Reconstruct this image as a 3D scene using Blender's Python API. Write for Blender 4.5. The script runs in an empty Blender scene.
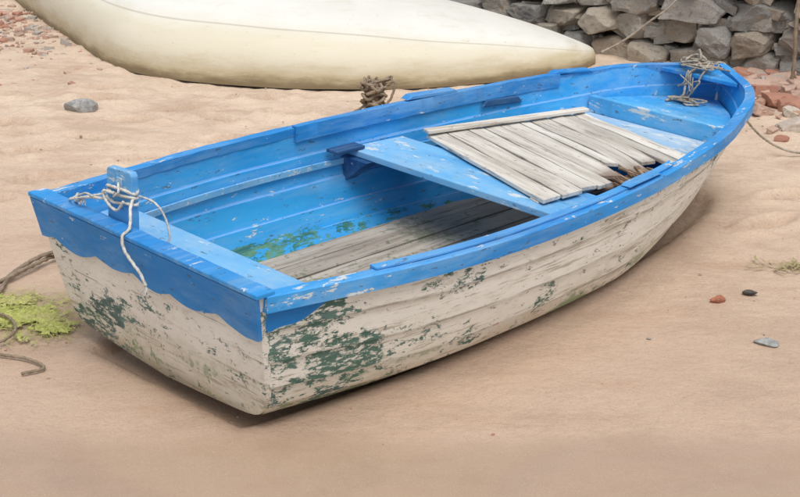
import bpy, bmesh, math, random
import numpy as np
from mathutils import Vector, Matrix, noise as mn
random.seed(7); rng=np.random.RandomState(5)
scene=bpy.context.scene
COL=scene.collection
scene.view_settings.view_transform='Standard'
try: scene.view_settings.look='None'
except Exception: pass
scene.view_settings.exposure=0

# ------------------------------------------------------------------ helpers
def link(o,parent=None):
    COL.objects.link(o)
    if parent is not None: o.parent=parent
    return o
def mesh_obj(name,verts,faces,mat=None,parent=None,smooth=False,sharp=None,bevel=0):
    me=bpy.data.meshes.new(name); me.from_pydata([tuple(v) for v in verts],[],[tuple(f) for f in faces]); me.update()
    bm=bmesh.new(); bm.from_mesh(me); bmesh.ops.recalc_face_normals(bm,faces=bm.faces); bm.to_mesh(me); bm.free()
    if smooth:
        me.polygons.foreach_set('use_smooth',[True]*len(me.polygons))
        if sharp: me.set_sharp_from_angle(angle=math.radians(sharp))
    if mat: me.materials.append(mat)
    o=bpy.data.objects.new(name,me); link(o,parent)
    if bevel:
        b=o.modifiers.new('bevel','BEVEL'); b.width=bevel; b.segments=2; b.limit_method='ANGLE'
    return o
def thing(o,label,cat,group=None):
    o['label']=label; o['category']=cat
    if group: o['group']=group
    return o
def empty(name,M=None):
    o=bpy.data.objects.new(name,None); o.empty_display_size=.2; link(o)
    if M is not None: o.matrix_world=M
    return o
class Geo:
    def __init__(s): s.v=[]; s.f=[]; s.c=[]
    def add(s,v,f):
        n=len(s.v); s.v+= [tuple(p) for p in v]; s.f+=[tuple(i+n for i in q) for q in f]
    def box(s,x0,x1,y0,y1,z0,z1,M=None):
        v=[Vector((x,y,z)) for x in(x0,x1) for y in(y0,y1) for z in(z0,z1)]
        if M: v=[M@p for p in v]
        s.add(v,[(0,1,3,2),(4,6,7,5),(0,4,5,1),(2,3,7,6),(0,2,6,4),(1,5,7,3)])
    def hexa(s,c8):
        s.add(c8,[(3,2,1,0),(4,5,6,7),(0,1,5,4),(1,2,6,5),(2,3,7,6),(3,0,4,7)])
def grid_faces(nr,nc,close=False):
    f=[]
    for i in range(nr-1):
        for j in range(nc-1 if not close else nc):
            k=(j+1)%nc
            f.append((i*nc+j,i*nc+k,(i+1)*nc+k,(i+1)*nc+j))
    return f
def interp(xs,ys,t):
    xs=np.array(xs,float);ys=np.array(ys,float);t=np.asarray(t,float)
    m=np.gradient(ys,xs)
    i=np.clip(np.searchsorted(xs,t)-1,0,len(xs)-2)
    h=xs[i+1]-xs[i];u=(t-xs[i])/h
    return (2*u**3-3*u**2+1)*ys[i]+(u**3-2*u**2+u)*h*m[i]+(-2*u**3+3*u**2)*ys[i+1]+(u**3-u**2)*h*m[i+1]
def set_attr(o,name,t):
    a=o.data.attributes.new(name,'FLOAT','POINT'); a.data.foreach_set('value',t)
def set_tone(o,t): set_attr(o,'tone',t)

# ------------------------------------------------------------------ material DSL
class Mat:
    def __init__(s,name,rough=.7,coords='Object'):
        s.m=bpy.data.materials.new(name); s.m.use_nodes=True; s.nt=s.m.node_tree
        s.b=s.nt.nodes['Principled BSDF']; s.b.inputs['Roughness'].default_value=rough
        s.tc=s.nt.nodes.new('ShaderNodeTexCoord').outputs[coords]
        s.sep=s.n('ShaderNodeSeparateXYZ'); s.l(s.tc,s.sep.inputs[0])
        s.x,s.y,s.z=s.sep.outputs
    def n(s,t,**k):
        nd=s.nt.nodes.new(t)
        for a,b in k.items(): setattr(nd,a,b)
        return nd
    def l(s,a,b): s.nt.links.new(a,b)
    def setin(s,i,v):
        if isinstance(v,bpy.types.NodeSocket): s.l(v,i)
        else:
            try: i.default_value=v
            except Exception: i.default_value=(v[0],v[1],v[2],1)
    def attr(s,name):
        at=s.n('ShaderNodeAttribute'); at.attribute_name=name; return at.outputs['Fac']
    def vec(s,sc=(1,1,1),off=(0,0,0)):
        mp=s.n('ShaderNodeMapping'); s.l(s.tc,mp.inputs[0]); mp.inputs['Scale'].default_value=sc; mp.inputs['Location'].default_value=off
        return mp.outputs[0]
    def noise(s,scale,detail=4,rough=.55,sc=(1,1,1),off=(0,0,0),dist=0):
        nd=s.n('ShaderNodeTexNoise'); s.l(s.vec(sc,off),nd.inputs['Vector'])
        nd.inputs['Scale'].default_value=scale; nd.inputs['Detail'].default_value=detail; nd.inputs['Roughness'].default_value=rough; nd.inputs['Distortion'].default_value=dist
        return nd.outputs['Fac']
    def vor(s,scale,sc=(1,1,1),feat='F1',out='Distance',off=(0,0,0)):
        nd=s.n('ShaderNodeTexVoronoi',feature=feat); s.l(s.vec(sc,off),nd.inputs['Vector']); nd.inputs['Scale'].default_value=scale
        return nd.outputs[out]
    def rng(s,v,a,b,c=0.,d=1.,smooth=True):
        nd=s.n('ShaderNodeMapRange'); nd.interpolation_type='SMOOTHSTEP' if smooth else 'LINEAR'
        s.setin(nd.inputs[0],v)
        for i,q in enumerate((a,b,c,d)): nd.inputs[i+1].default_value=q
        return nd.outputs[0]
    def math(s,op,a,b=0.,c=None):
        nd=s.n('ShaderNodeMath',operation=op); s.setin(nd.inputs[0],a); s.setin(nd.inputs[1],b)
        if c is not None: s.setin(nd.inputs[2],c)
        return nd.outputs[0]
    def mul(s,a,b): return s.math('MULTIPLY',a,b)
    def add(s,a,b): return s.math('ADD',a,b)
    def sub(s,a,b): return s.math('SUBTRACT',a,b)
    def mx(s,a,b): return s.math('MAXIMUM',a,b)
    def mix(s,f,a,b):
        nd=s.n('ShaderNodeMix',data_type='RGBA'); s.setin(nd.inputs[0],f)
        for i,v in ((6,a),(7,b)):
            if isinstance(v,bpy.types.NodeSocket): s.l(v,nd.inputs[i])
            else: nd.inputs[i].default_value=(v[0],v[1],v[2],1)
        return nd.outputs[2]
    def out(s,col,bump=None,strength=.3,dist=.01,rough=None,spec=None):
        s.setin(s.b.inputs['Base Color'],col)
        if rough is not None: s.setin(s.b.inputs['Roughness'],rough)
        if spec is not None: s.b.inputs['Specular IOR Level'].default_value=spec
        if bump is not None:
            bp=s.n('ShaderNodeBump'); bp.inputs['Strength'].default_value=strength; bp.inputs['Distance'].default_value=dist
            s.l(bump,bp.inputs['Height']); s.l(bp.outputs[0],s.b.inputs['Normal'])
        return s.m

# ---- boat paints
def white_paint(name,transom=False):
    m=Mat(name,.6)
    st=(.35,1,1.3) if not transom else (1,.5,1)
    n1=m.noise(2.2,4,.6,st); n2=m.noise(11,6,.7,st,(3,1,2)); n3=m.noise(42,5,.74,(.5,1,1.4) if not transom else (1,.5,1.3),(5,2,7))
    base=m.mix(m.rng(n1,.3,.7),(.85,.84,.79),(.77,.745,.675))
    base=m.mix(m.rng(n2,.46,.68,0,.35),base,(.58,.535,.44))
    base=m.mix(m.rng(n3,.50,.68,0,.35),base,(.46,.415,.33))
    # yellow brown stain on the lower planks
    low=m.rng(m.add(m.z,m.mul(m.sub(n1,.5),.34)),.03,.30,1,0)
    base=m.mix(m.mul(low,m.rng(n2,.3,.65,.35,.8)),base,(.46,.375,.235))
    sc=m.noise(13,6,.76,(.14,1,3.2) if not transom else (1,.16,3.0),(1,5,3))
    base=m.mix(m.rng(m.add(sc,m.mul(m.sub(n1,.5),.35)),.58,.635,0,.7),base,(.36,.295,.21))
    sc2=m.noise(60,3,.7,(.06,1,1.6) if not transom else (1,.07,1.6),(4,5,3))
    base=m.mix(m.rng(sc2,.62,.70,0,.55),base,(.17,.145,.11))
    f1=m.noise(30,5,.72,(.55,1,1.1),(17,3,8))
    base=m.mix(m.mul(m.rng(m.add(f1,m.mul(m.sub(n2,.5),.35)),.62,.635),.8),base,m.mix(m.rng(n3,.4,.6),(.06,.12,.12),(.28,.26,.22)))
    if not transom:
        lp=m.attr('lap'); v_=m.noise(4,3,.6,(1,1,2),(3,3,9))
        base=m.mix(m.mul(m.mul(m.rng(m.sub(lp,m.mul(m.sub(n2,.5),1.2)),.55,1.0),m.rng(v_,.35,.6,.25,1)),.65),base,(.16,.135,.10))  # shadow line at each plank's lower edge, painted into the colour
    # old dark green coat showing through flakes, densest near the stern corner
    g1=m.noise(15,7,.76,(.55,1,1.1) if not transom else (1,.6,1.1),(7.3,2,1))
    big=m.noise(3.0,3,.55,(.8,1,1.6),(2.2,8,1))
    if transom: bias=m.add(m.rng(m.z,.10,.42,.085,-.055),m.rng(m.math('ABSOLUTE',m.y),.0,.45,-.02,.025))
    else: bias=m.add(m.rng(m.x,.1,1.7,.085,-.015),m.mul(m.rng(m.z,.08,.42,.02,-.02),1.))
    gm=m.rng(m.add(m.add(g1,bias),m.mul(m.sub(big,.5),.62)),.60,.612)
    teal=m.mix(m.rng(n2,.4,.6),(.022,.075,.085),(.11,.20,.19))
    teal=m.mix(m.rng(n1,.45,.6,0,.5),teal,(.035,.13,.07))
    base=m.mix(m.mul(gm,m.rng(n3,.42,.50,.05,.95)),base,teal)
    al=m.mul(m.rng(m.noise(8,6,.76,(.5,1,1),(11,3,5)),.53,.60),m.rng(m.z,.08,.25,1,0))
    base=m.mix(m.mul(al,.7),base,(.085,.20,.06))
    foot=m.rng(m.add(m.z,m.mul(m.sub(n2,.5),.12)),.03,.10,1,0)
    base=m.mix(m.mul(foot,.65),base,(.17,.13,.08))
    if not transom:
        wv=m.math('SINE',m.mul(m.x,34.))
        e=m.sub(m.sub(m.z,m.mul(m.x,.30)),m.add(m.mul(wv,.009),.372))
        bm_=m.mul(m.rng(m.add(e,m.mul(m.sub(n2,.5),.02)),0,.004),m.rng(m.add(m.x,m.mul(m.sub(n2,.5),.06)),.235,.25,1,0))
        base=m.mix(bm_,base,(.015,.20,.56))
    r=m.mul(m.rng(m.vor(3.1,(1,1,1.2)),.035,.02,0,1),.8)
    base=m.mix(r,base,(.30,.10,.035))
    h=m.add(m.mul(n3,.4),m.sub(m.mul(sc2,.5),m.mul(gm,.9)))
    return m.out(base,h,.45,.004,m.rng(n2,.3,.7,.5,.8),.3)
def blue_paint(name,base=(.022,.175,.52),light=(.06,.30,.66),wear=.5,algae=False,axis='x',white=.5,grime=.3,lap=False):
    m=Mat(name,.5)
    st=(.3,1,1) if axis=='x' else (1,.3,1)
    n1=m.noise(3,4,.6,st); n2=m.noise(26,6,.72,st,(3,3,1)); n3=m.noise(9,5,.75,(st[0]*.4,st[1],1),(1,8,2))
    c=m.mix(m.rng(n1,.35,.68),base,light)
    c=m.mix(m.mul(m.rng(n3,.42,.68),wear),c,(.30,.50,.70))
    if lap:
        lp=m.attr('lap')
        c=m.mix(m.mul(m.rng(m.sub(lp,m.mul(m.sub(n2,.5),1.2)),.5,.8),.6),c,(.34,.56,.80))  # pale highlight along the lap edges, painted into the blue
    ch=m.rng(m.add(n2,m.mul(m.sub(n1,.5),.3)),.66-.05*white,.69-.05*white)
    c=m.mix(m.mul(ch,.85),c,(.66,.68,.66))
    dk=m.noise(55,4,.7,st,(9,3,1))
    c=m.mix(m.rng(dk,.62,.67,0,.7),c,(.07,.07,.065))
    c=m.mix(m.mul(m.rng(m.noise(5,5,.7,(1,1,1),(4,4,4)),.5,.72),grime),c,(.06,.12,.15))
    if algae:
        a=m.add(m.noise(22,6,.8,(.4,1,1),(2,7,1)),m.rng(m.z,.09,.19,.13,-.30))
        a=m.add(a,m.rng(m.x,.8,2.0,.03,-.10))
        a=m.add(a,m.mul(m.sub(n1,.5),.25))
        am=m.rng(a,.585,.63)
        c=m.mix(m.mul(am,.85),c,m.mix(m.rng(n2,.4,.6),(.025,.12,.06),(.12,.26,.07)))
    return m.out(c,m.add(m.mul(n2,.5),m.mul(ch,-.6)),.35,.003,m.rng(n2,.3,.7,.42,.65),.35)
def wood(name,axis='x',a=(.36,.32,.275),b=(.20,.17,.14),pale=(.5,.47,.42),green=0,attr=True,rot=False):
    m=Mat(name,.8)
    k=(.06,1,1) if axis=='x' else (1,.06,1)
    n1=m.noise(5,4,.6,(.4,.4,1)); g=m.noise(70,5,.7,k); g2=m.noise(22,5,.6,k,(2,4,1)); sp=m.noise(30,5,.7)
    c=m.mix(m.rng(n1,.3,.7),a,pale)
    c=m.mix(m.rng(g2,.42,.65,0,.7),c,b)
    c=m.mix(m.rng(g,.55,.67,0,.7),c,(.10,.085,.07))
    if attr: c=m.mix(m.mul(m.attr('tone'),.6),c,(.19,.15,.115))
    if rot: c=m.mix(m.rng(m.add(m.attr('rot'),m.mul(m.sub(n1,.5),.8)),.45,.9,0,.85),c,(.17,.10,.06))
    c=m.mix(m.rng(sp,.60,.68,0,.5),c,(.13,.11,.09))
    if green: c=m.mix(m.mul(m.rng(m.add(sp,m.mul(m.sub(n1,.5),.8)),.58,.66),green),c,(.09,.14,.06))
    return m.out(c,m.add(m.mul(g,.7),m.mul(g2,.5)),.6,.004,.82,.3)

M_white=white_paint('weathered_white_paint'); M_white_t=white_paint('weathered_white_transom',True)
M_blue=blue_paint('blue_rail_paint',(.012,.215,.60),(.03,.31,.73),.40,white=.95,grime=.2)
M_blue_t=blue_paint('blue_trim_paint',(.012,.205,.58),(.025,.28,.69),.25,axis='y',white=.8,grime=.2)
M_blue_in=blue_paint('blue_inside_paint',(.018,.30,.72),(.05,.42,.84),.35,algae=True,white=.5,lap=True,grime=.12)
M_blue_seat=blue_paint('worn_blue_seat_paint',(.07,.33,.70),(.20,.50,.80),.8,axis='y',white=1.2,grime=.12)
M_blue_bow=blue_paint('blue_bow_paint',(.03,.29,.68),(.10,.43,.78),.6,axis='y',white=1.1)
M_blue_pale=blue_paint('pale_worn_blue_paint',(.24,.46,.70),(.46,.58,.70),1.,axis='y',white=1.8,grime=.4)
M_dark=blue_paint('dark_blue_paint',(.012,.06,.18),(.02,.12,.30),.2,white=.3)
M_floor=wood('wet_floor_wood','x',(.40,.355,.30),(.24,.205,.17),(.54,.495,.43),green=.5)
M_slat=wood('bleached_slat_wood','y',(.63,.595,.54),(.42,.38,.33),(.74,.71,.655),rot=True)

# ------------------------------------------------------------------ camera
f_px,pitch,roll,Hc=1304.,.345,-.01213,1.835
cam=bpy.data.objects.new('camera',bpy.data.cameras.new('camera')); link(cam)
cam.data.sensor_width=36; cam.data.lens=f_px/800*36; cam.data.clip_end=500
cam.matrix_world=Matrix.Translation((0,0,Hc))@Matrix.Rotation(math.pi/2-pitch,4,'X')@Matrix.Rotation(-roll,4,'Z')
scene.camera=cam

# ------------------------------------------------------------------ rowing boat
X0,Y0,PSI,HEEL,TRIM=-.7989,3.728,.8158,.0386,-.00871
MB=Matrix.Translation((X0,Y0,0))@Matrix.Rotation(PSI,4,'Z')@Matrix.Rotation(-TRIM,4,'Y')@Matrix.Rotation(HEEL,4,'X')
boat=empty('rowing_boat',MB)
thing(boat,'weathered blue and white wooden rowing boat resting on wet sand','boat')
L=3.4
S=[0,.2,.4,.6,.8,.93,1]; B=[.5719,.6831,.7012,.6408,.4871,.2724,0.]
def beam(s): return np.maximum(interp(S,B,s),0)
def shr(t): return .5062*(1-t)*(1-2*t)+.5056*4*t*(1-t)+.5951*t*(2*t-1)
KK=[0,.2,.36,.5,.66,.83,1]
YF=[0,.42,.70,.83,.91,.965,1]; ZF=[0,.035,.085,.19,.40,.69,1]
YA=[0,.44,.79,.885,.935,.97,1]
YB=[0,.23,.42,.57,.74,.88,1]; ZB=[0,.08,.2,.36,.56,.78,1]
def surf(s,k,off=0.,rail=.022):
    def P(k):
        w=np.clip((s-.5)/.5,0,1); w=w*w*(3-2*w); wa=max(0,1-s/.3)
        y0=(1-wa)*interp(KK,YF,k)+wa*interp(KK,YA,k); z0=interp(KK,ZF,k)
        yf=(1-w)*y0+w*interp(KK,YB,k); zf=(1-w)*z0+w*interp(KK,ZB,k)
        h=shr(s); zk=.034*max(0,1-s/.35)**2+.07*np.clip((s-.75)/.25,0,1)**2
        b=np.maximum(beam(s)-rail*min(1,(1-s)*12),0)
        xk=.097+s*(3.29-.097); g=zf**(1-.45*w)
        xs=s*(L-rail)
        return float(xk+(xs-xk)*g),float(b*yf),float(zk+zf*(h-zk))
    p=P(k)
    if off:
        a=P(max(k-.01,0));c=P(min(k+.01,1)); dy,dz=c[1]-a[1],c[2]-a[2]; n=math.hypot(dy,dz) or 1
        e=min(1,(1-s)*14)
        return (p[0],max(p[1]+off*dz/n*e,.0005),p[2]-off*dy/n*e) if s<.999 else (p[0]+(off if off<0 else 0),0,p[2])
    return p
SS=list(1-(1-np.linspace(0,1,64))**1.35)
SS[0]=0.;SS[-1]=1.
strakes=[0,.19,.36,.49,.61,.74,.87,1]
rows=[]
for a,b in zip(strakes[:-1],strakes[1:]):
    for u in (0,.05,.14,.4,.7,1):
        lap=.011 if a>0 else 0
        rows.append((a+(b-a)*u,lap*(1-u),(1. if u<.03 else .85 if u<.1 else 0.) if a>0 else 0.))
def skin(name,base_off,mat):
    g=Geo(); lp=[]
    for side in(1,-1):
        v=[]
        for k,o,l_ in rows:
            for i,s in enumerate(SS):
                kk=min(1,max(0,k+.004*mn.noise(Vector((s*9,round(k*5)*3.1,side*5)))*(1 if 0<k<1 else 0)))
                x,y,z=surf(s,kk,base_off+o+1e-5)
                j=.003*mn.noise(Vector((s*14,k*9,side*3)))
                v.append((x,side*max(y+j*min(1,(1-s)*20),0),z)); lp.append(l_)
        g.add(v,grid_faces(len(rows),len(SS)))
    o=mesh_obj(name,g.v,g.f,mat,boat,smooth=True,sharp=28); set_attr(o,'lap',lp)
    return o
hull=skin('hull',0,M_white); hull['label']='chipped white clinker planking with green patches'
lining=skin('inner_planking',-.014,M_blue_in); lining['label']='blue painted inner planking with green algae'
_s=np.linspace(0,.995,200); _k=np.linspace(0,1,90)
TAB=np.array([[surf(float(s),float(k)) for k in _k] for s in _s]).reshape(-1,3)
def hw(x,z,inset=.022):
    d=((TAB[:,0]-x)/1.)**2+((TAB[:,2]-z)*1.)**2
    i=np.argsort(d)[:4]; w=1/(d[i]+1e-7)
    return max(float((TAB[i,1]*w).sum()/w.sum())-inset,.004)
def rake_x(z): return .097*(1-(z-.034)/.4722)
def section_poly(off=0,n=26):
    pts=[surf(0.,k,0) for k in np.linspace(0,1,n)]
    return [(p[1],p[2]) for p in pts]
def transom_solid(name,x0,x1,mat,shrink=0.):
    pr=section_poly(); pts=[(y-shrink,z) for y,z in pr if y-shrink>0]
    if shrink>0: pts=[(0,pr[0][1]+.01)]+pts
    else: pts=[(0,pr[0][1]-.004)]+[(y,z) for y,z in pts]
    loop=[(y,z) for y,z in pts]+[(-y,z) for y,z in reversed(pts) if y>0]
    n=len(loop); v=[(rake_x(z)+x0,y,z) for y,z in loop]+[(rake_x(z)+x1,y,z) for y,z in loop]
    fs=[tuple(range(n)),tuple(reversed(range(n,2*n)))]+[(i,(i+1)%n,n+(i+1)%n,n+i) for i in range(n)]
    return mesh_obj(name,v,fs,mat,boat)
tr=transom_solid('transom',-.018,.006,M_white_t,-.008); tr['label']='white transom flaking to dark green'
tl=transom_solid('transom_lining',.0085,.022,M_blue_in,.014)
g=Geo(); ys=np.linspace(-.566,.566,120); top=[];bot=[]
for y in ys:
    ph=(y+.572)/.205+.08*math.sin(y*9); sc_=abs(math.sin(math.pi*ph))
    zb=.398-.024*sc_+.007*math.sin(y*13)-.010*abs(y)+.002*mn.noise(Vector((y*30,0,0)))
    top.append((y,.512))
    ym=min(abs(y),np.interp(zb,[p[1] for p in section_poly()],[p[0] for p in section_poly()])+.013)*np.sign(y)
    bot.append((ym,zb))
n=len(ys); v=[]
for xo in(-.034,-.0195):
    v+=[(rake_x(z)+xo,y,z) for y,z in top]+[(rake_x(z)+xo,y,z) for y,z in bot]
fs=[]
for i in range(n-1):
    fs+=[(i,i+1,n+i+1,n+i),(2*n+i,3*n+i,3*n+i+1,2*n+i+1),(n+i,n+i+1,3*n+i+1,3*n+i),(i,2*n+i,2*n+i+1,i+1)]
fs+=[(0,n,3*n,2*n),(n-1,3*n-1,4*n-1,2*n-1)]
o=mesh_obj('transom_trim_board',v,fs,M_blue_t,boat,bevel=.002)
o['label']='blue board with a wavy lower edge'
v=[]
for i in range(40):
    y=-.574+1.148*i/39; j=lambda q:.0016*mn.noise(Vector((y*14,q*7,1)))
    v+=[(-.037+j(1),y,.5135),(.030+j(2),y,.5135),(.030+j(3),y,.529+j(4)),(-.037+j(5),y,.530+j(6))]
mesh_obj('transom_cap',v,grid_faces(40,4,True)+[(0,1,2,3),(159,158,157,156)],M_blue,boat,bevel=.004)
def rail_path(zoff=0):
    sp=[float(s) for s in 1-(1-np.linspace(0,1,110))**2.2]
    port=[(s*L,float(beam(s)),float(shr(s))+zoff) for s in sp]
    pts=port+[(x,-y,z) for x,y,z in reversed(port[:-1])]
    P=np.array(pts); d=np.r_[0,np.cumsum(np.linalg.norm(np.diff(P,axis=0),axis=1))]
    t=np.linspace(0,d[-1],300); Q=np.stack([np.interp(t,d,P[:,i]) for i in range(3)],1)
    for _ in range(3): Q[1:-1]=(Q[:-2]+2*Q[1:-1]+Q[2:])/4
    return Q
RP=rail_path()
def sweep(name,path,sec,mat,rough=.0,bevel=.004):
    n=len(path); T=np.gradient(path,axis=0); T[:,2]=0; T/=np.linalg.norm(T,axis=1)[:,None]
    N=np.stack([-T[:,1],T[:,0],0*T[:,0]],1)
    v=[]
    for p,nn,i in zip(path,N,range(n)):
        for a,b in sec:
            j=rough*mn.noise(Vector((i*.35,a*40,b*40)))
            q=p+nn*(a+j); v.append((q[0],q[1],q[2]+b+j*.6))
    m=len(sec); f=grid_faces(n,m,True)+[tuple(range(m)),tuple((n-1)*m+i for i in reversed(range(m)))]
    return mesh_obj(name,v,f,mat,boat,smooth=True,sharp=25,bevel=bevel)
sweep('gunwale',RP,[(.003,.007),(.004,-.040),(-.019,-.041),(-.019,-.010),(-.024,-.026),(-.041,-.026),(-.042,.009),(-.003,.011)],M_blue,.0028,0)
for sgn,xa,xb in((1,1.2,2.7),(-1,.38,2.0)):
    sel=np.array([p for p in RP if p[1]*sgn>0 and xa<p[0]<xb])
    sweep('inwale',sel,[(-.022,.0125),(-.022,.018),(-.054,.019),(-.055,.017),(-.055,-.045),(-.0435,-.045),(-.0435,.0125)],M_blue,.002,0)
def yaw_at(x,sgn):
    s=x/L; return math.atan2(float(beam(s+.02)-beam(s-.02))*sgn,.04*L)
def block(x,sgn,ln,wd,z0,z1,mat,nm,inset=.03):
    s=x/L; M=Matrix.Translation((x,sgn*(float(beam(s))-inset),float(shr(s))))@Matrix.Rotation(yaw_at(x,sgn),4,'Z')
    g=Geo(); c=ln/2; e=.03
    g.hexa([M@Vector(p) for p in [(-c,-wd/2,z0),(c,-wd/2,z0),(c,wd/2,z0),(-c,wd/2,z0),(-c+e,-wd/2,z1),(c-e,-wd/2,z1),(c-e,wd/2,z1),(-c+e,wd/2,z1)]])
    return mesh_obj(nm,g.v,g.f,mat,boat,bevel=.004)
block(1.98,1,.30,.050,.020,.038,M_blue,'oarlock_block'); block(2.76,1,.24,.045,.0125,.026,M_blue,'oarlock_block')
block(1.72,-1,.24,.045,.020,.028,M_blue,'oarlock_block')
block(2.36,1,.24,.016,-.075,-.045,M_dark,'oarlock_cleat',.066)

# seats
def plank(name,x0,x1,z,th,mat,inset=.02,nx=8,bev=.004,ymax=None,skew=0):
    xs=np.linspace(x0,x1,nx); L_=[];R_=[]
    for x in xs:
        w=hw(x,z-th/2,inset)
        if ymax: w=min(w,ymax)
        L_.append((x+skew,w));R_.append((x-skew,-w))
    loop=L_+R_[::-1]; n=len(loop)
    v=[(x,y,z-th) for x,y in loop]+[(x,y,z) for x,y in loop]
    f=[tuple(reversed(range(n))),tuple(range(n,2*n))]+[(i,(i+1)%n,n+(i+1)%n,n+i) for i in range(n)]
    return mesh_obj(name,v,f,mat,boat,bevel=bev)
plank('stern_seat',.10,.335,.405,.022,M_blue_seat)
plank('middle_seat',1.49,1.80,.385,.028,M_blue_seat)
plank('bow_seat',2.50,2.805,.385,.024,M_blue_pale)
plank('foredeck',2.84,3.30,.445,.02,M_blue_bow,nx=16)
plank('foredeck_beam',2.81,2.8395,.462,.085,M_blue_bow,nx=3)
plank('breasthook',3.16,3.36,.580,.02,M_blue,inset=.03,nx=12)
for sgn in(1,-1):
    for xx,nm in ((1.50,'seat_knee'),(1.79,'seat_knee')):
        w=hw(xx,.37,.02); g=Geo(); g.hexa([(xx-.03,sgn*(w-.02),.25),(xx+.03,sgn*(w-.02),.25),(xx+.03,sgn*(hw(xx,.27,.014)),.25),(xx-.03,sgn*(hw(xx,.27,.014)),.25),
            (xx-.04,sgn*(w-.15),.356),(xx+.04,sgn*(w-.15),.356),(xx+.04,sgn*w,.356),(xx-.04,sgn*w,.356)])
        mesh_obj(nm,g.v,g.f,M_dark,boat,bevel=.003)
w=hw(1.45,.38); g=Geo(); g.box(1.37,1.53,w-.07,w-.004,.388,.402); mesh_obj('seat_cleat',g.v,g.f,M_dark,boat,bevel=.003)
for sgn in(1,-1):
    xs=np.linspace(.12,2.9,50); path=np.array([(x,sgn*(hw(x,.33,.016)),.335) for x in xs])
    for _ in range(6): path[1:-1]=(path[:-2]+path[2:]+2*path[1:-1])/4
    if sgn<0: path=path[::-1]
    sweep('seat_riser',path,[(0,.012),(0,-.012),(-.010,-.012),(-.010,.012)],M_blue_seat,.001,0)
# floor
g=Geo(); tones=[]
yb=[-.46,-.345,-.225,-.11,.005,.115,.235,.35,.46]
xf=[.10]+list(np.linspace(.25,2.7,22))
for i in range(8):
    a,b=yb[i]+.004,yb[i+1]-.004; dz=random.uniform(-.004,.004)
    pts=[]
    for x in xf:
        w=hw(x,.085,.02); aa=max(min(a,w),-w); bb=max(min(b,w),-w)
        pts.append((x,aa,bb))
    n0=len(g.v)
    for x,aa,bb in pts:
        wz=.003*mn.noise(Vector((x*3,i*5,0)))
        g.v+=[(x,aa,.070+dz+wz),(x,bb,.070+dz+wz),(x,bb,.088+dz+wz),(x,aa,.088+dz+wz)]
    for j in range(len(pts)-1):
        for q in range(4):
            g.f.append((n0+j*4+q,n0+j*4+(q+1)%4,n0+(j+1)*4+(q+1)%4,n0+(j+1)*4+q))
    tones+=[random.random()*.7]*(len(pts)*4)
o=mesh_obj('floorboards',g.v,g.f,M_floor,boat); set_tone(o,tones)
SY=.175
pts=[(-.066,.36),(.066,.36),(.065,.672),(.056,.684),(-.058,.690),(-.066,.678)]
v=[(.045,SY+y,z) for y,z in pts]+[(.071,SY+y,z) for y,z in pts]; n=6
mesh_obj('stern_post',v,[tuple(range(n)),tuple(reversed(range(n,2*n)))]+[(i,(i+1)%n,n+(i+1)%n,n+i) for i in range(n)],M_blue_seat,boat,bevel=.003)
g=Geo(); g.box(.041,.0445,SY-.020,SY+.006,.632,.664); mesh_obj('eye_plate',g.v,g.f,M_blue_pale,boat,bevel=.001)
path=[surf(float(s),0.) for s in np.linspace(0,1,60)]+[surf(1.,float(k)) for k in np.linspace(.02,1,30)]
path=np.array(path); v=[]
for i,p in enumerate(path):
    t=path[min(i+1,len(path)-1)]-path[max(i-1,0)]; t/=np.linalg.norm(t); nn=np.array([t[2],0,-t[0]])
    for a,b in ((-.014,-.01),(.014,-.01),(.012,.022),(-.012,.022)):
        q=p+nn*b; v.append((q[0],a,q[2]))
o=mesh_obj('keel',v,grid_faces(len(path),4,True),M_white_t,boat,bevel=.003)

# ------------------------------------------------------------------ slatted board
A=Vector((1.83,.50,0));Bc=Vector((2.69,.30,0));Cc=Vector((2.45,-.46,0));D=Vector((1.53,-.36,0))
cen=(A+Bc+Cc+D)/4
MS=MB@Matrix.Translation((cen.x,cen.y,.389))@Matrix.Rotation(math.radians(-16),4,'Z')
board=empty('slatted_board',MS); thing(board,'bleached slatted wooden hatch board laid across the boat seats','wooden board')
R=Matrix.Rotation(math.radians(16),4,'Z')
loc=[R@(p-cen) for p in (A,Bc,Cc,D)]
def bl(a,c): return (loc[0]*(1-a)+loc[1]*a)*(1-c)+(loc[3]*(1-a)+loc[2]*a)*c
g=Geo(); tones=[]; rots=[]; ns=10; cuts=[0]
ws=[random.uniform(.7,1.25) for _ in range(ns)]; tot=sum(ws)
for w in ws: cuts.append(cuts[-1]+w/tot)
ends=[1.0,1.005,.985,.99,.93,.80,.97,.86,.99,1.01]; sag=[0,0,0,.004,.012,.0,.030,.014,.004,0]
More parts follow.
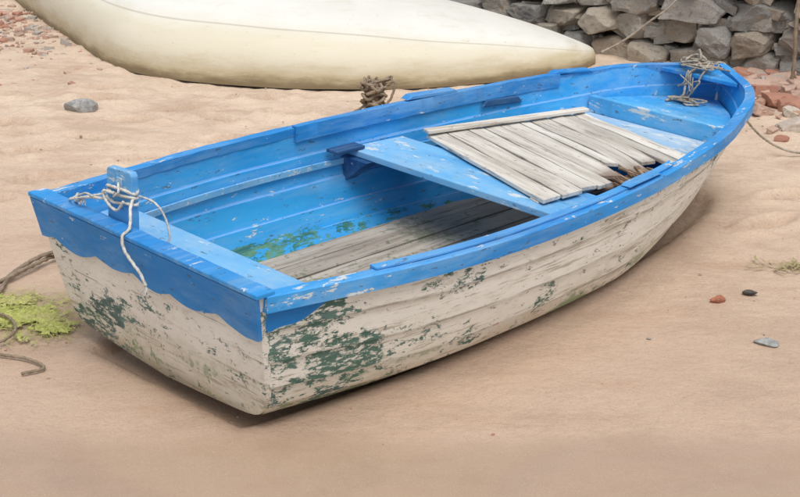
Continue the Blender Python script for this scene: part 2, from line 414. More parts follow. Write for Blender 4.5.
for i in range(ns):
    a0,a1=cuts[i]+.003,cuts[i+1]-.005
    c1=ends[i]
    zt=random.uniform(-.003,.003); m_=13; tw=random.uniform(-.003,.003)
    n0=len(g.v)
    for j in range(m_):
        c=c1*j/(m_-1); wob=.004*mn.noise(Vector((c*4,i*3,0))); zz=.024+zt+.006*mn.noise(Vector((c*3,i*7,2)))-sag[i]*max(0,(c-.55)/.45)**1.5
        wn=.008*mn.noise(Vector((c*7,i*5,9))) + (.022*max(0,(c-.7)/.3) if i in(4,6,7) else 0)
        ea=bl(a0+wob,c);eb=bl(a1+wob-abs(wn),c)
        if j==m_-1 and 3<i<8: ea=bl(a0,c-random.choice((0.03,.06,.09)))
        g.v+=[(ea.x,ea.y,zz-.016-tw),(eb.x,eb.y,zz-.016+tw),(eb.x,eb.y,zz+tw),(ea.x,ea.y,zz-tw)]
        rots+=[max(0,(c-.62)/.38)*(1 if 3<i<8 else .25)]*4
    for j in range(m_-1):
        for q in range(4): g.f.append((n0+j*4+q,n0+j*4+(q+1)%4,n0+(j+1)*4+(q+1)%4,n0+(j+1)*4+q))
    g.f+=[(n0,n0+1,n0+2,n0+3),(n0+(m_-1)*4+3,n0+(m_-1)*4+2,n0+(m_-1)*4+1,n0+(m_-1)*4)]
    t=random.random()**1.5*(1.0 if i in(4,5) else .75); tones+=[t]*(m_*4)
o=mesh_obj('slats',g.v,g.f,M_slat,board,bevel=.002); set_tone(o,tones); set_attr(o,'rot',rots)
M_floor2=wood('bleached_batten_wood','x',(.64,.60,.54),(.46,.415,.35),(.72,.68,.62),attr=False)
M_rot=wood('rotten_batten_wood','x',(.26,.17,.11),(.12,.07,.045),(.34,.24,.165),attr=False)
def batten(c0,c1,z0,z1,a0=-.01,a1=1.01,mt=None):
    g=Geo(); q=[bl(a0,c0),bl(a1,c0),bl(a1,c1),bl(a0,c1)]
    g.hexa([(p.x,p.y,z0) for p in q]+[(p.x,p.y,z1) for p in q])
    return mesh_obj('batten',g.v,g.f,mt or M_floor2,board,bevel=.003)
batten(-.015,.040,.032,.047); batten(.90,.965,-.006,.0025,.0,.36); batten(.86,.95,-.030,-.018,.36,.90,M_rot)
# splintered pieces of the broken slats
g=Geo(); rs=random.Random(12)
for _ in range(16):
    a=rs.uniform(.42,.84); c=rs.uniform(.86,1.0); p=bl(a,c); ln=rs.uniform(.03,.09); th=rs.uniform(-1.9,-1.2)
    M=Matrix.Translation((p.x,p.y,rs.uniform(-.012,.006)))@Matrix.Rotation(th,4,'Z')@Matrix.Rotation(rs.uniform(-.15,.15),4,'Y')
    w_=rs.uniform(.003,.012); g.hexa([M@Vector(q) for q in [(-ln,-w_,0),(ln,-w_*.3,0),(ln,w_*.2,0),(-ln,w_,0),(-ln,-w_,.007),(ln,-w_*.3,.005),(ln,w_*.2,.005),(-ln,w_,.007)]])
mesh_obj('splinters',g.v,g.f,M_rot,board)

# ------------------------------------------------------------------ ropes
def rope_mat(name,a,b):
    m=Mat(name,.85); n1=m.noise(20,4,.6); n2=m.noise(160,3,.6)
    c=m.mix(m.rng(n1,.3,.7),a,b); c=m.mix(m.rng(n2,.5,.7,0,.5),c,tuple(q*.4 for q in a))
    return m.out(c,n2,.4,.002)
M_ropew=rope_mat('white_rope',(.70,.69,.65),(.48,.46,.41)); M_ropeb=rope_mat('brown_rope',(.32,.25,.18),(.19,.145,.10)); M_ropeg=rope_mat('grey_rope',(.46,.41,.34),(.27,.23,.18))
def crom(P,n):
    P=np.array(P,float); P=np.vstack([2*P[0]-P[1],P,2*P[-1]-P[-2]]); out=[]
    for i in range(1,len(P)-2):
        for u in np.linspace(0,1,n,endpoint=False):
            a,b,c,d=P[i-1:i+3]
            out.append(.5*((2*b)+(c-a)*u+(2*a-5*b+4*c-d)*u*u+(3*b-3*c+d-a)*u**3))
    out.append(P[-2]); return np.array(out)
def rope_geo(P,r,g,sub=14):
    Q=crom(P,sub); d=np.r_[0,np.cumsum(np.linalg.norm(np.diff(Q,axis=0),axis=1))]
    n=max(8,int(d[-1]/(r*.9))); t=np.linspace(0,d[-1],n); Q=np.stack([np.interp(t,d,Q[:,i]) for i in range(3)],1)
    T=np.gradient(Q,axis=0); T/=np.linalg.norm(T,axis=1)[:,None]+1e-9
    up=np.array([0,0,1.]) if abs(T[0][2])<.9 else np.array([1.,0,0]); v=[]
    N=np.cross(T[0],up); N/=np.linalg.norm(N)
    for i in range(n):
        N=N-T[i]*N.dot(T[i]); N/=np.linalg.norm(N)+1e-9; Bn=np.cross(T[i],N)
        for j in range(9):
            th=2*math.pi*j/9; rr=r*(1+.2*math.cos(3*th-t[i]/r*1.1))
            v.append(Q[i]+(N*math.cos(th)+Bn*math.sin(th))*rr)
    g.add(v,grid_faces(n,9,True)+[tuple(range(9)),tuple((n-1)*9+i for i in reversed(range(9)))])
def rope(name,paths,r,mat,label,M=None,parent=None,cat='rope'):
    g=Geo()
    for P in paths:
        rr=r
        if isinstance(P,tuple): P,rr=P
        if M is not None: P=[tuple(M@Vector(p)) for p in P]
        rope_geo(P,rr,g)
    o=mesh_obj(name,g.v,g.f,mat,parent,smooth=True)
    if parent is None: thing(o,label,cat)
    return o
r0=random.Random(9)
coil=[]
for i in range(20):
    a=i*.95; coil.append((.058+.024*math.cos(a)+r0.uniform(-.003,.003),SY+.073*math.sin(a),.575+.003*i+r0.uniform(-.008,.008)))
def frays(p,n,ln,down=True):
    out=[]
    for _ in range(n):
        d=Vector((r0.uniform(-.5,.2),r0.uniform(-.7,.7),-1 if down else r0.uniform(-.2,.3))).normalized()*ln*r0.uniform(.5,1)
        q=Vector(p); out.append(([tuple(q),tuple(q+d*.5+Vector((0,r0.uniform(-.01,.01),0))),tuple(q+d)],.0014))
    return out
rope('mooring_rope',[
 [(.10,.48,.50),(.06,.43,.537),(.02,.38,.536),(.01,.32,.565),(.02,SY+.078,.58)]+coil+[(.03,SY-.08,.59),(.01,.07,.56),(-.01,.05,.539),(-.046,.035,.528),(-.050,.02,.49),(-.048,-.025,.455),(-.052,-.06,.44),(-.050,-.085,.405)],
 ([(.09,SY-.02,.60),(.11,SY-.09,.59),(.13,SY-.12,.54),(.135,SY-.13,.47),(.11,SY-.10,.411)],.0035),
 ([(.03,SY+.05,.60),(.0,.34,.56),(.01,.40,.538),(.04,.41,.538),(.03,.34,.57),(.0,SY+.08,.59)],.0035),
 ([(.035,SY-.01,.648),(.02,SY-.03,.625),(.03,SY+.01,.60)],.0035),
 ([(.025,SY-.05,.60),(.02,SY-.02,.565),(.022,SY+.03,.575),(.02,SY+.05,.61),(.025,SY+.0,.615)],.0045),
]+frays((-.050,-.085,.408),9,.04)+frays((.10,.48,.50),6,.035)+frays((.01,.32,.565),7,.03),.0048,M_ropew,'frayed white rope knotted round the stern post',MB)
r0=random.Random(4)
def tangle(cx,cy,cz,sx,sy,sz,n):
    return [(cx+r0.gauss(0,sx),cy+r0.gauss(0,sy),max(cz-.3*sz,cz+r0.gauss(0,sz))) for _ in range(n)]
rope('bow_rope',[tangle(3.21,.03,.612,.030,.05,.014,28),tangle(3.20,.04,.63,.026,.04,.016,18),(tangle(3.20,.02,.62,.04,.07,.016,26),.003),
 [(3.19,.02,.61),(3.145,.04,.585),(3.14,.05,.53),(3.11,.04,.48),(3.12,.08,.456),(3.06,.10,.453)],
 ([(3.19,-.02,.61),(3.15,-.02,.58),(3.145,.0,.52),(3.13,.03,.465),(3.07,.0,.453),(3.11,-.05,.453)],.0045),
 (tangle(3.11,.03,.462,.025,.04,.010,18),.004),(tangle(3.13,.03,.53,.012,.03,.05,10),.003),
 ([(3.19,.05,.61),(3.14,.03,.57),(3.13,.02,.52),(3.14,.05,.456)],.003),
 [(3.24,.0,.610),(3.33,.02,.608),(3.40,.01,.600),(3.43,-.02,.54),(3.42,-.03,.44)]],.0055,M_ropeg,'tangled grey rope bundled at the bow of the rowing boat',MB)
rope('rope',[[(1.55,6.16,.50),(1.66,6.30,.33),(1.84,6.5,.14),(2.02,6.62,.03),(2.2,6.60,.012),(2.45,6.46,.012),(2.8,6.3,.012),(3.1,5.9,.012)]],.006,M_ropeg,'grey rope running from the bow across the sand')
rope('rope',[[(1.36,8.84,.10),(1.5,8.80,.19),(1.66,8.76,.33),(1.80,8.72,.46),(1.95,8.75,.7),(2.0,8.85,1.1)]],.007,M_ropeg,'grey line hanging slack across the stone wall')
rope('rope',[[(2.49,8.22,.02),(2.50,8.24,.2),(2.49,8.26,.42),(2.51,8.30,.8),(2.52,8.34,1.12)]],.012,M_ropeb,'thick brown rope hanging down the stone wall')
rope('rope',[[(-1.20,5.02,.02),(-1.37,4.93,.02),(-1.45,4.75,.03),(-1.56,4.56,.02),(-1.75,4.45,.015)],[(-1.22,5.00,.03),(-1.40,4.87,.045),(-1.50,4.70,.02),(-1.50,4.5,.02),(-1.62,4.38,.02)]],.008,M_ropeb,'frayed brown rope lying across seaweed on the sand')
rope('rope',[[(-1.6,4.25,.015),(-1.42,4.28,.03),(-1.33,4.16,.03),(-1.36,4.06,.02),(-1.45,4.08,.02),(-1.38,3.99,.015),(-1.24,3.95,.012),(-1.16,3.88,.012),(-1.22,3.83,.012)]],.005,M_ropeb,'thin brown rope curled beside the green seaweed')
post=empty('mooring_stake',Matrix.Translation((-.16,7.20,0))); thing(post,'short wooden stake wrapped in brown rope on the sand','stake')
nseg=10; v=[]
for z,r in ((-.1,.04),(0,.04),(.15,.038),(.22,.035),(.24,.028)):
    for j in range(nseg): a=2*math.pi*j/nseg; v.append((r*math.cos(a)*(1+.1*math.sin(a*3)),r*math.sin(a),z))
mesh_obj('stake_shaft',v,grid_faces(5,nseg,True)+[tuple(range(4*nseg,5*nseg))],M_rot,post,smooth=True,sharp=40)
pts=[]
for i in range(80):
    a=i*.7; rr=.055+.020*math.sin(i*1.9); pts.append((rr*math.cos(a),rr*math.sin(a),.03+.0026*i+.014*math.sin(i*2.3)))
rope('stake_rope',[pts,([(.05,.0,.2),(.12,-.03,.25),(.10,-.05,.16),(.05,-.06,.10)],.007),([(-.05,0,.1),(-.14,-.05,.05),(-.12,-.1,.02),(.0,-.13,.02)],.007),(tangle(0,0,.22,.04,.03,.02,22),.006)],.009,M_ropeb,'',None,post)

# ------------------------------------------------------------------ overturned hull behind
near=np.array([(1.32,9.04),(1.32,8.88),(1.12,8.62),(.72,8.36),(-.01,8.09),(-.96,8.12),(-1.80,8.54),(-2.53,9.75),(-3.3,11.2),(-3.75,12.1)])
N_=crom(np.c_[near,np.zeros(len(near))],12)[:,:2]; nN=len(N_)
d=np.r_[0,np.cumsum(np.linalg.norm(np.diff(N_,axis=0),axis=1))]; d/=d[-1]
E1=N_[0];E2=N_[-1]; far_=[]
for t in d:
    c=E1*(1-t)+E2*t; perp=np.array([.52,.85]); far_.append(c+perp*.25*math.sin(math.pi*t)**.9)
far_=np.array(far_)
def dome(t):
    u=min(1,t/.42); v_=min(1,(1-t)/.25)
    return .065+.42*(math.sin(u*math.pi/2)**.80)*(math.sin(v_*math.pi/2)**.7) if t>0 else .03
v=[];ncs=64; frac=[]
for i,t in enumerate(d):
    a,b=N_[i],far_[i]; hgt=dome(t)
    for j in range(ncs):
        th=math.pi*j/(ncs-1); c=-math.cos(th); u=.5+.5*math.copysign(abs(c)**.80,c); zz=max(math.sin(th),0)**.66
        # chine: small outward step along the lower side
        q=j/(ncs-1); st=.016*(1/(1+math.exp((q-.20)*140))); u=u-st/1.0
        p=a*(1-u)+b*u; v.append((p[0],p[1],.004+hgt*zz+.004*mn.noise(Vector((p[0]*2,p[1]*2,zz*3))))); frac.append(q)
m=Mat('stained_cream_hull_paint',.6)
n1=m.noise(1.2,4,.6); n2=m.noise(5,6,.7,(.6,.6,2.5)); n3=m.noise(45,4,.7); n4=m.noise(14,5,.7,(.3,.5,2)); n5=m.noise(.7,3,.6,(.5,1,1),(3,3,3))
fr=m.attr('frac')
c=m.mix(m.rng(n1,.3,.7),(.80,.795,.755),(.73,.72,.67))
c=m.mix(m.rng(n5,.4,.65,0,.35),c,(.66,.65,.60))
c=m.mix(m.rng(n4,.52,.72,0,.35),c,(.58,.54,.43))
c=m.mix(m.rng(m.add(fr,m.mul(m.sub(n2,.5),.10)),.15,.27,.55,0),c,(.62,.54,.35))
c=m.mix(m.rng(m.add(m.z,m.mul(m.sub(n2,.5),.26)),.03,.20,.75,0),c,(.46,.37,.20))
c=m.mix(m.rng(m.add(m.z,m.mul(m.sub(n2,.5),.14)),.01,.09,.85,0),c,(.17,.125,.07))
c=m.mix(m.mul(m.rng(m.math('ABSOLUTE',m.sub(fr,.205)),.0,.006,1,0),.5),c,(.34,.30,.22))
c=m.mix(m.rng(n3,.64,.71,0,.5),c,(.38,.31,.21))
M_cream=m.out(c,m.add(n2,m.mul(n3,.3)),.25,.010,m.rng(n2,.3,.7,.5,.7),.3)
up=mesh_obj('overturned_boat',v,grid_faces(nN,ncs),M_cream,smooth=True); set_attr(up,'frac',frac); thing(up,'large overturned cream boat hull with stained lower edge on sand','boat')

# ------------------------------------------------------------------ stones
def stone_mat(name):
    m=Mat(name,.85)
    f=m.attr('tone')
    n1=m.noise(6,6,.65); n2=m.noise(24,6,.72); n3=m.noise(90,4,.7)
    cr=m.n('ShaderNodeValToRGB'); m.l(f,cr.inputs[0]); e=cr.color_ramp.elements
    e[0].color=(.21,.205,.20,1); e[1].color=(.46,.43,.38,1)
    for p,cc in ((.2,(.36,.35,.33,1)),(.38,(.48,.41,.32,1)),(.52,(.25,.245,.24,1)),(.66,(.40,.32,.235,1)),(.8,(.33,.33,.33,1)),(.9,(.22,.19,.16,1))): q=e.new(p); q.color=cc
    c=cr.outputs[0]
    c=m.mix(m.rng(n1,.35,.7,0,.4),c,(.52,.49,.44))
    c=m.mix(m.rng(n2,.50,.66,0,.6),c,(.15,.135,.115))
    c=m.mix(m.rng(m.noise(9,6,.7,(1,1,1),(7,7,7)),.56,.7,0,.6),c,(.43,.30,.185))
    c=m.mix(m.rng(n3,.60,.7,0,.6),c,(.64,.62,.57))
    return m.out(c,m.add(m.mul(n2,.7),m.mul(n3,.3)),1.,.035)
M_stone=stone_mat('dry_stone')
def blob(cx,cy,cz,sx,sy,sz,rot,seed,sub=3,box=.6,amp=.16,npl=7,dmin=.72,dmax=.95):
    bm=bmesh.new(); bmesh.ops.create_icosphere(bm,subdivisions=sub,radius=1); out=[]
    r=random.Random(seed); off=Vector((r.uniform(-50,50),r.uniform(-50,50),r.uniform(-50,50)))
    planes=[(Vector((r.uniform(-1,1),r.uniform(-1,1),r.uniform(-1,1))).normalized(),r.uniform(dmin,dmax)) for _ in range(npl)]
    for v_ in bm.verts:
        p=v_.co.copy(); mxv=max(abs(p.x),abs(p.y),abs(p.z)); q=p/mxv; p=p.lerp(q*.9,box)
        for n_,dd in planes:
            e=p.dot(n_)-dd
            if e>0: p-=n_*e
        p*=1+amp*mn.noise(p*1.3+off)+amp*.5*mn.noise(p*5+off)
        p=Vector((p.x*sx,p.y*sy,p.z*sz)); p=rot@p; out.append((p.x+cx,p.y+cy,p.z+cz))
    idx=[tuple(v_.index for v_ in f_.verts) for f_ in bm.faces]; bm.free(); return out,idx
def block_stone(cx,cy,cz,sx,sy,sz,rot,seed):
    r=random.Random(seed); off=Vector((r.uniform(-50,50),r.uniform(-50,50),r.uniform(-50,50)))
    bm=bmesh.new(); bmesh.ops.create_cube(bm,size=2)
    for v_ in bm.verts: v_.co+=Vector((r.uniform(-.34,.10)*v_.co.x,r.uniform(-.30,.10)*v_.co.y,r.uniform(-.38,.08)*v_.co.z))
    for _ in range(5):
        n_=Vector((r.choice((-1,1))*r.uniform(.3,1),-r.uniform(.3,1),r.choice((-1,1))*r.uniform(.3,1))).normalized()
        geom=bm.verts[:]+bm.edges[:]+bm.faces[:]
        res=bmesh.ops.bisect_plane(bm,geom=geom,plane_co=n_*r.uniform(.92,1.3),plane_no=n_,clear_outer=True)
        ed=[e for e in res['geom_cut'] if isinstance(e,bmesh.types.BMEdge)]
        if ed:
            try: bmesh.ops.contextual_create(bm,geom=ed)
            except Exception: pass
    bmesh.ops.bevel(bm,geom=bm.edges[:],offset=.08,segments=2,affect='EDGES',profile=.6)
    bmesh.ops.triangulate(bm,faces=bm.faces[:])
    for _ in range(3):
        ed=[e for e in bm.edges if e.calc_length()>.34]
        if ed: bmesh.ops.subdivide_edges(bm,edges=ed,cuts=1); bmesh.ops.triangulate(bm,faces=bm.faces[:])
    bm.verts.index_update(); out=[]
    for v_ in bm.verts:
        p=v_.co*1.0; p*=1+.08*mn.noise(p*1.4+off)+.07*mn.noise(p*4+off)
        p=Vector((p.x*sx,p.y*sy,p.z*sz)); p=rot@p; out.append((p.x+cx,p.y+cy,p.z+cz))
    idx=[tuple(v_.index for v_ in f_.verts) for f_ in bm.faces]; bm.free(); return out,idx
wl=np.array([(4.8,7.3),(3.6,8.05),(2.35,8.80),(1.55,9.35),(.3,10.35),(-1.2,11.6)])
wd=np.r_[0,np.cumsum(np.linalg.norm(np.diff(wl,axis=0),axis=1))]
def wp(t): return np.array([np.interp(t,wd,wl[:,0]),np.interp(t,wd,wl[:,1])])
g=Geo(); tones=[]; z=-.08; row=0
while z<1.15:
    hh=random.uniform(.17,.26); t=-random.random()*.2+.01
    while t<wd[-1]-.1:
        w=random.choice((random.uniform(.18,.30),random.uniform(.30,.50))); c=wp(min(max(t+w/2,0),wd[-1])); e=wp(min(t+w/2+.1,wd[-1]))-wp(max(min(t+w/2-.1,wd[-1]),0)); ang=math.atan2(e[1],e[0])+math.pi
        nrm=np.array([-math.sin(ang),math.cos(ang)])
        rot=Matrix.Rotation(ang+random.uniform(-.18,.18),3,'Z')@Matrix.Rotation(random.uniform(-.20,.20),3,'Y')@Matrix.Rotation(random.uniform(-.10,.16),3,'X')
        hz=hh*random.uniform(.85,1.15); jj=random.uniform(-.07,.07)+z*.06
        if random.random()<.25: parts=[(hz*.5,-.25*hz),(hz*.5,.27*hz)]
        else: parts=[(hz,random.uniform(-.02,.02))]
        for ph,po in parts:
            vv,ff=block_stone(c[0]+nrm[0]*jj,c[1]+nrm[1]*jj,z+hh/2+po,w*.55,.21,ph*.57,rot,random.randrange(99999))
            g.add(vv,ff); tones+=[random.random()]*len(vv)
        t+=w*random.uniform(.98,1.05)
    z+=hh*.98; row+=1
for _ in range(300):
    t=random.uniform(.2,wd[-1]); c=wp(t); e=wp(min(t+.1,wd[-1]))-wp(max(t-.1,0)); ang=math.atan2(e[1],e[0]); rot=Matrix.Rotation(ang+random.uniform(-.4,.4),3,'Z')@Matrix.Rotation(random.uniform(-.5,.5),3,'Y')
    nrm=np.array([-math.sin(ang),math.cos(ang)])*.07; s_=random.uniform(.03,.07)
    vv,ff=block_stone(c[0]+nrm[0],c[1]+nrm[1],random.uniform(0,1.1),s_*1.4,s_,s_*.7,rot,random.randrange(99999)); g.add(vv,ff); tones+=[random.random()]*len(vv)
o=mesh_obj('stone_wall',g.v,g.f,M_stone,smooth=True,sharp=26); set_tone(o,tones); thing(o,'dry stone wall of rough grey boulders beside the beach','wall')
g=Geo()
for i in range(len(wl)-1):
    a=wl[i];b=wl[i+1]; t=(b-a)/np.linalg.norm(b-a); nn=np.array([-t[1],t[0]])
    q=[a-nn*.15,b-nn*.15,b-nn*.03,a-nn*.03]; g.hexa([(p[0],p[1],-.1) for p in q]+[(p[0],p[1],1.1) for p in q])
m=Mat('dark_backing',.95); M_backing=m.out(m.mix(m.noise(20),(.04,.033,.026),(.07,.058,.045)))  # near-black backing seen through the gaps between stones
mesh_obj('wall_core',g.v,g.f,M_backing,o)
def loose(x,y,s,col,label,name='stone',flat=.55,seed=1,ang=0):
    vv,ff=blob(0,0,0,s,s*.7,s*flat,Matrix.Rotation(ang,3,'Z'),seed,3,.5,.12,9,.6,.9)
    m=Mat('stone_'+str(seed),.8); n=m.noise(30,6,.7); mt=m.out(m.mix(m.rng(n,.35,.65),col,tuple(q*.55 for q in col)),n,.6,.006)
    o=mesh_obj(name,vv,ff,mt,smooth=True,sharp=30); o.location=(x,y,s*flat*.4); thing(o,label,'stone'); return o
loose(-1.86,7.38,.10,(.40,.40,.39),'angular grey rock sitting on dry sand',seed=11,ang=.3,flat=.75)
loose(1.20,4.56,.033,(.42,.16,.09),'small red brick fragment on the sand',seed=12,ang=.2)
loose(1.34,4.64,.030,(.10,.09,.08),'small dark pebble on the sand',seed=13,flat=.4)
loose(1.28,4.17,.045,(.42,.43,.42),'pale grey flat stone on wet sand',seed=14,ang=-.9,flat=.3)
def drift(name,label,region,count,smin,smax,pw,mat):
    g=Geo(); tones=[]
    for _ in range(count):
        x,y=region(); s_=smin+(smax-smin)*random.random()**pw; R3=Matrix.Rotation(random.uniform(0,6.3),3,'Z')@Matrix.Rotation(random.uniform(-.4,.4),3,'X')
        if s_>.035: vv,ff=block_stone(x,y,s_*.2,s_,s_*random.uniform(.5,.9),s_*.5,R3,random.randrange(99999))
        else: vv,ff=blob(x,y,s_*.15,s_,s_*random.uniform(.6,1),s_*.5,R3,random.randrange(99999),1,.7,.15,8,.6,.9)
        g.add(vv,ff); tones+=[random.random()]*len(vv)
    o=mesh_obj(name,g.v,g.f,mat,smooth=True,sharp=28); set_tone(o,tones); o['kind']='stuff'; o['label']=label; o['category']='pebbles'; return o
m=Mat('mixed_pebbles',.85); cr=m.n('ShaderNodeValToRGB'); m.l(m.attr('tone'),cr.inputs[0])
cr.color_ramp.interpolation='CONSTANT'; els=cr.color_ramp.elements; els[0].color=(.50,.34,.27,1); els[1].position=.24; els[1].color=(.38,.355,.325,1)
for p,cc in ((.38,(.48,.29,.21,1)),(.56,(.27,.22,.19,1)),(.66,(.55,.48,.41,1)),(.76,(.42,.19,.13,1)),(.9,(.36,.25,.19,1))): e=els.new(p); e.color=cc
nn_=m.noise(60,4); M_peb=m.out(m.mix(m.rng(nn_,.3,.7,0,.4),cr.outputs[0],(.30,.23,.18)),nn_,.5,.005)
def regR():
    while True:
        x=random.uniform(1.95,4.2);y=random.uniform(6.9,8.6)
        if y<8.75-(x-2.3)*.6 and random.random()<(.06+.94*min(1,max(0,(y-7.0+ (x-2.3)*.5)/1.3))**2): return x,y
def regL():
    while True:
        x=random.uniform(-5.5,-2.0); y=random.uniform(8.0,12.5)
        e=-2.05-(y-8.7)*.47-x
        if e>0 and random.random()<min(1,.08+max(0,(y-8.7)/1.8)+.7*math.exp(-e/.25)*(1 if y>9 else .2)): return x,y
drift('pebble_drift','pinkish rubble and pebbles along the foot of the wall',regR,1000,.008,.10,3.2,M_peb)
drift('pebble_drift','mixed small reddish rubble scattered on the upper beach',regL,3600,.007,.042,2.3,M_peb)
drift('shell_grit','scattered grit and shell fragments on the sand',lambda:(random.uniform(-4,4),random.uniform(3.4,9)),1100,.002,.010,2.5,M_peb)

# ------------------------------------------------------------------ seaweed
g=Geo()
def ribbon(x,y,ln,wd_,z0,turn):
    a=random.uniform(0,6.3); n=9; P=[];zz=z0
    for i in range(n):
        a+=random.uniform(-turn,turn); x+=math.cos(a)*ln/n; y+=math.sin(a)*ln/n; zz=min(max(.004,zz+random.uniform(-.002,.002)),.024)
        w=wd_*math.sin(math.pi*(i+.6)/(n+.2))*random.uniform(.6,1.3); tx,ty=-math.sin(a),math.cos(a); tl=random.uniform(-.25,.25)*w
        P+=[(x-tx*w,y-ty*w,zz-tl),(x,y,zz+w*.12),(x+tx*w,y+ty*w,zz+tl)]
    g.add(P,grid_faces(n,3))
def wden(x,y):
    dn=0
    for cx,cy,sx,sy,w in ((-1.36,4.31,.14,.075,1.),(-1.55,4.25,.13,.13,1.),(-1.22,4.22,.07,.07,.8),(-1.42,4.46,.14,.05,.7),(-1.30,4.12,.05,.04,.5)):
        dn=max(dn,w*math.exp(-((x-cx)/sx)**2*.5-((y-cy)/sy)**2*.5))
    return dn
st_=.006; gx=np.arange(-1.95,-1.0,st_); gy=np.arange(3.95,4.70,st_); keep={}; V=[];F=[]
for iy,y in enumerate(gy):
    for ix,x in enumerate(gx):
        q=wden(x,y)+.35*mn.noise(Vector((x*14,y*14,1)))+.30*mn.noise(Vector((x*30,y*75,5)))+.30*mn.noise(Vector((x*90,y*40,9)))
        if q>.40:
            keep[(ix,iy)]=len(V); V.append((x+.003*mn.noise(Vector((x*90,y*90,1))),y+.003*mn.noise(Vector((x*90,y*90,7))),.010+.007*min(1,(q-.36)*2)+.009*abs(mn.noise(Vector((x*30,y*70,3))))+.006*mn.noise(Vector((x*120,y*120,3)))))
for (ix,iy),i in keep.items():
    q=[(ix,iy),(ix+1,iy),(ix+1,iy+1),(ix,iy+1)]
    if all(k in keep for k in q): F.append(tuple(keep[k] for k in q))
g.add(V,F)
for _ in range(1000):
    while True:
        x=random.uniform(-1.9,-1.02);y=random.uniform(4.0,4.66)
        if random.random()<wden(x,y)**.9: break
    ribbon(x,y,random.uniform(.04,.14),random.uniform(.0007,.0014),random.uniform(.010,.020),.6)
m=Mat('green_seaweed',.5); n=m.noise(60,6,.78); nb=m.noise(9,3,.6); n9=m.noise(150,3,.7)
wc=m.mix(m.rng(n,.35,.65),(.32,.37,.06),(.62,.63,.20)); wc=m.mix(m.rng(nb,.43,.60,0,.65),wc,(.56,.50,.22)); wc=m.mix(m.rng(n9,.54,.68,0,.55),wc,(.20,.22,.07))
M_weed=m.out(wc,m.add(n,m.mul(n9,.4)),.7,.010,rough=.6)
o=mesh_obj('seaweed',g.v,g.f,M_weed,smooth=True); o['kind']='stuff'; o['label']='bright green seaweed washed up on the sand'; o['category']='seaweed'
g=Geo()
for _ in range(60): ribbon(random.gauss(1.58,.06),random.gauss(4.95,.018),random.uniform(.04,.09),random.uniform(.002,.005),.008,.6)
m=Mat('dry_seaweed',.6); M_weed2=m.out(m.mix(m.noise(30),(.30,.27,.12),(.38,.31,.16)))
o=mesh_obj('seaweed',g.v,g.f,M_weed2,smooth=True); o['kind']='stuff'; o['label']='thin wisp of dried olive seaweed on sand'; o['category']='seaweed'

# ------------------------------------------------------------------ ground
def axis(lo,hi,step,far):
    a=list(np.arange(lo,hi+1e-6,step)); s_=step; x=hi
    while x<far: s_*=1.5; x+=s_; a.append(x)
    s_=step; x=lo; pre=[]
    while x>-far: s_*=1.5; x-=s_; pre.append(x)
    return np.array(pre[::-1]+a)
xs=axis(-3.2,3.6,.026,120); ys=axis(2.6,9.2,.026,120)
MBi=MB.inverted()
prints=[(-1.15,7.3),(-1.5,7.15),(-2.1,7.0),(-1.75,7.9),(-1.2,7.7),(-.75,7.5),(-2.5,7.2),(-1.0,6.9),(-.9,7.85),(1.9,5.9),(2.1,5.2),(1.7,5.4),(-2.0,6.5),(-1.7,6.1),(-1.35,6.4),(-2.3,6.0),(-1.6,6.8),(-.9,6.5),(-1.9,7.6),(-2.4,7.7),(-1.4,7.45),(-2.0,5.6)]
prints=[(x+random.uniform(-.1,.1),y+random.uniform(-.1,.1),random.uniform(-.6,.6)) for x,y in prints]
v=[]; sand_shade=[]
for y in ys:
    for x in xs:
        z=0.; shd=0.
        if -8<x<8 and 0<y<16:
            z=.020*mn.noise(Vector((x*.7,y*.7,3)))+.010*mn.noise(Vector((x*2.3,y*2.3,1)))
            rough_=min(1,max(0,(y-5.0)/2))*.9+.16
            if y>3: z+=rough_*.014*mn.noise(Vector((x*6,y*6,8)))+rough_*.007*mn.noise(Vector((x*15,y*15,8)))
            for px,py,pa in prints:
                dx,dy=x-px,y-py
                if abs(dx)<.3 and abs(dy)<.3:
                    c_,s_=math.cos(pa),math.sin(pa); u=(dx*c_+dy*s_)/.12; w=(-dx*s_+dy*c_)/.05; q=u*u+w*w
                    z-=(.055*math.exp(-q*q*.7)-.020*math.exp(-(math.sqrt(q)-1.5)**2*5)); shd=max(shd,math.exp(-q*q*.7))  # mask also paints shadow into the colour of the print hollows
            bx,by,_=MBi@Vector((x,y,0))
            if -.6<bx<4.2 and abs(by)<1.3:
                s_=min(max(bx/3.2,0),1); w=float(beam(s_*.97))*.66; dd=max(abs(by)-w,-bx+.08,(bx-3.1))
                if dd<0: z=-.03; shd=1
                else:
                    k=min(1,dd/.25); z=z*k+(.012*math.exp(-(dd-.06)**2/.003)-.012*math.exp(-dd*dd/.0006))-.004*(1-k); shd=max(shd,math.exp(-dd/.12)*.9)  # mask also makes the sand darker towards the hull
        v.append((x,y,z)); sand_shade.append(shd)
m=Mat('beach_sand',.8)
wet=m.rng(m.add(m.y,m.add(m.mul(m.sub(m.noise(.9,4,.6),.5),3.4),m.mul(m.x,.05))),3.6,7.2,1,0)
vwet=m.rng(m.add(m.y,m.mul(m.sub(m.noise(1.3,4,.55,(.35,1,1)),.5),.6)),3.28,3.52,1,0)
n1=m.noise(1.1,5,.6); n2=m.noise(5,6,.7); n3=m.noise(120,3,.7); n4=m.noise(380,2,.6); n5=m.noise(2.0,6,.68,(1,1.9,1),(8,8,8)); n6=m.noise(3.4,6,.72,(.5,1.6,1),(1,8,3)); n7=m.noise(26,4,.7)
c=m.mix(m.rng(n1,.3,.7),(.70,.555,.43),(.62,.475,.36))
c=m.mix(m.rng(n2,.4,.7,0,.45),c,(.52,.385,.28))
c=m.mix(m.mul(wet,.72),c,(.485,.335,.24))
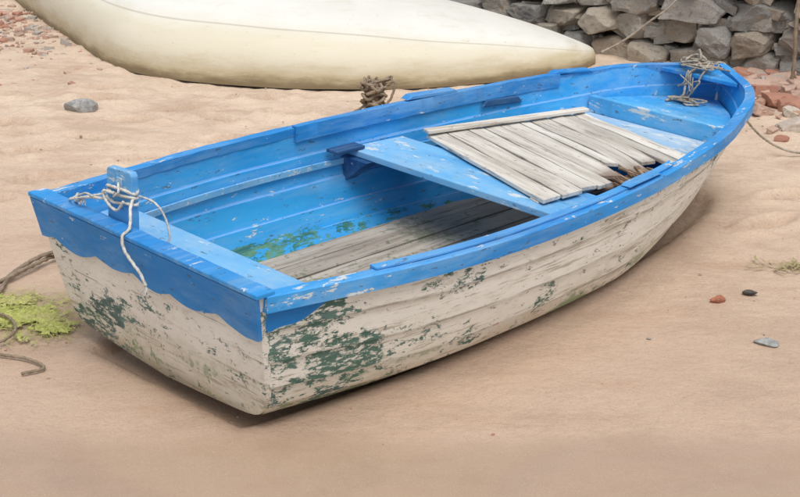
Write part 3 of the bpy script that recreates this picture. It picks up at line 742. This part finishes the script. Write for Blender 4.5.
c=m.mix(m.rng(n5,.47,.62,0,.42),c,(.40,.275,.195))
c=m.mix(m.rng(n6,.52,.66,0,.35),c,(.45,.28,.19))
c=m.mix(m.rng(n7,.5,.7,0,.22),c,(.36,.25,.175))
c=m.mix(m.mul(m.attr('sand_shade'),.6),c,(.36,.245,.17))  # painted shadow in the prints, darker tone round the hull
c=m.mix(m.mul(vwet,.62),c,(.37,.26,.18))
c=m.mix(m.mul(m.rng(n3,.50,.70,0,.30),m.sub(1.,m.mul(vwet,.6))),c,(.24,.165,.115))
c=m.mix(m.rng(n4,.56,.7,0,.30),c,(.80,.70,.58))
rg=m.sub(m.sub(.85,m.mul(wet,.28)),m.mul(vwet,.43))
rw=m.rng(m.noise(22,5,.65),.3,.7); dryk=m.sub(1.,m.mul(m.add(m.mul(wet,.6),m.mul(vwet,.4)),.85))
hgt=m.add(m.mul(n3,.17),m.mul(m.mul(rw,dryk),.8))
hgt=m.mul(hgt,m.sub(1.,m.mul(vwet,.9)))
M_sand=m.out(c,hgt,.5,.013,rg,.5)
o=mesh_obj('ground',v,grid_faces(len(ys),len(xs)),M_sand,smooth=True); o['kind']='structure'; set_attr(o,'sand_shade',sand_shade)

# ------------------------------------------------------------------ light
w=bpy.data.worlds.new('World'); scene.world=w; w.use_nodes=True; nt=w.node_tree
sky=nt.nodes.new('ShaderNodeTexSky'); sky.sky_type='NISHITA'; sky.sun_disc=False
el,az=math.radians(66),math.radians(165)   # azimuth measured from +Y toward +X
sky.sun_elevation=el; sky.sun_rotation=az; sky.dust_density=3; sky.air_density=1.
hs=nt.nodes.new('ShaderNodeHueSaturation'); hs.inputs['Saturation'].default_value=.25
nt.links.new(sky.outputs[0],hs.inputs['Color']); nt.links.new(hs.outputs[0],nt.nodes['Background'].inputs[0])
nt.nodes['Background'].inputs[1].default_value=.15
sd=bpy.data.lights.new('sun','SUN'); sd.energy=1.8; sd.angle=math.radians(45); sd.color=(1,.965,.91)
so=bpy.data.objects.new('sun',sd); link(so)
dirv=Vector((math.sin(az)*math.cos(el),math.cos(az)*math.cos(el),math.sin(el)))
so.rotation_euler=dirv.to_track_quat('Z','Y').to_euler()
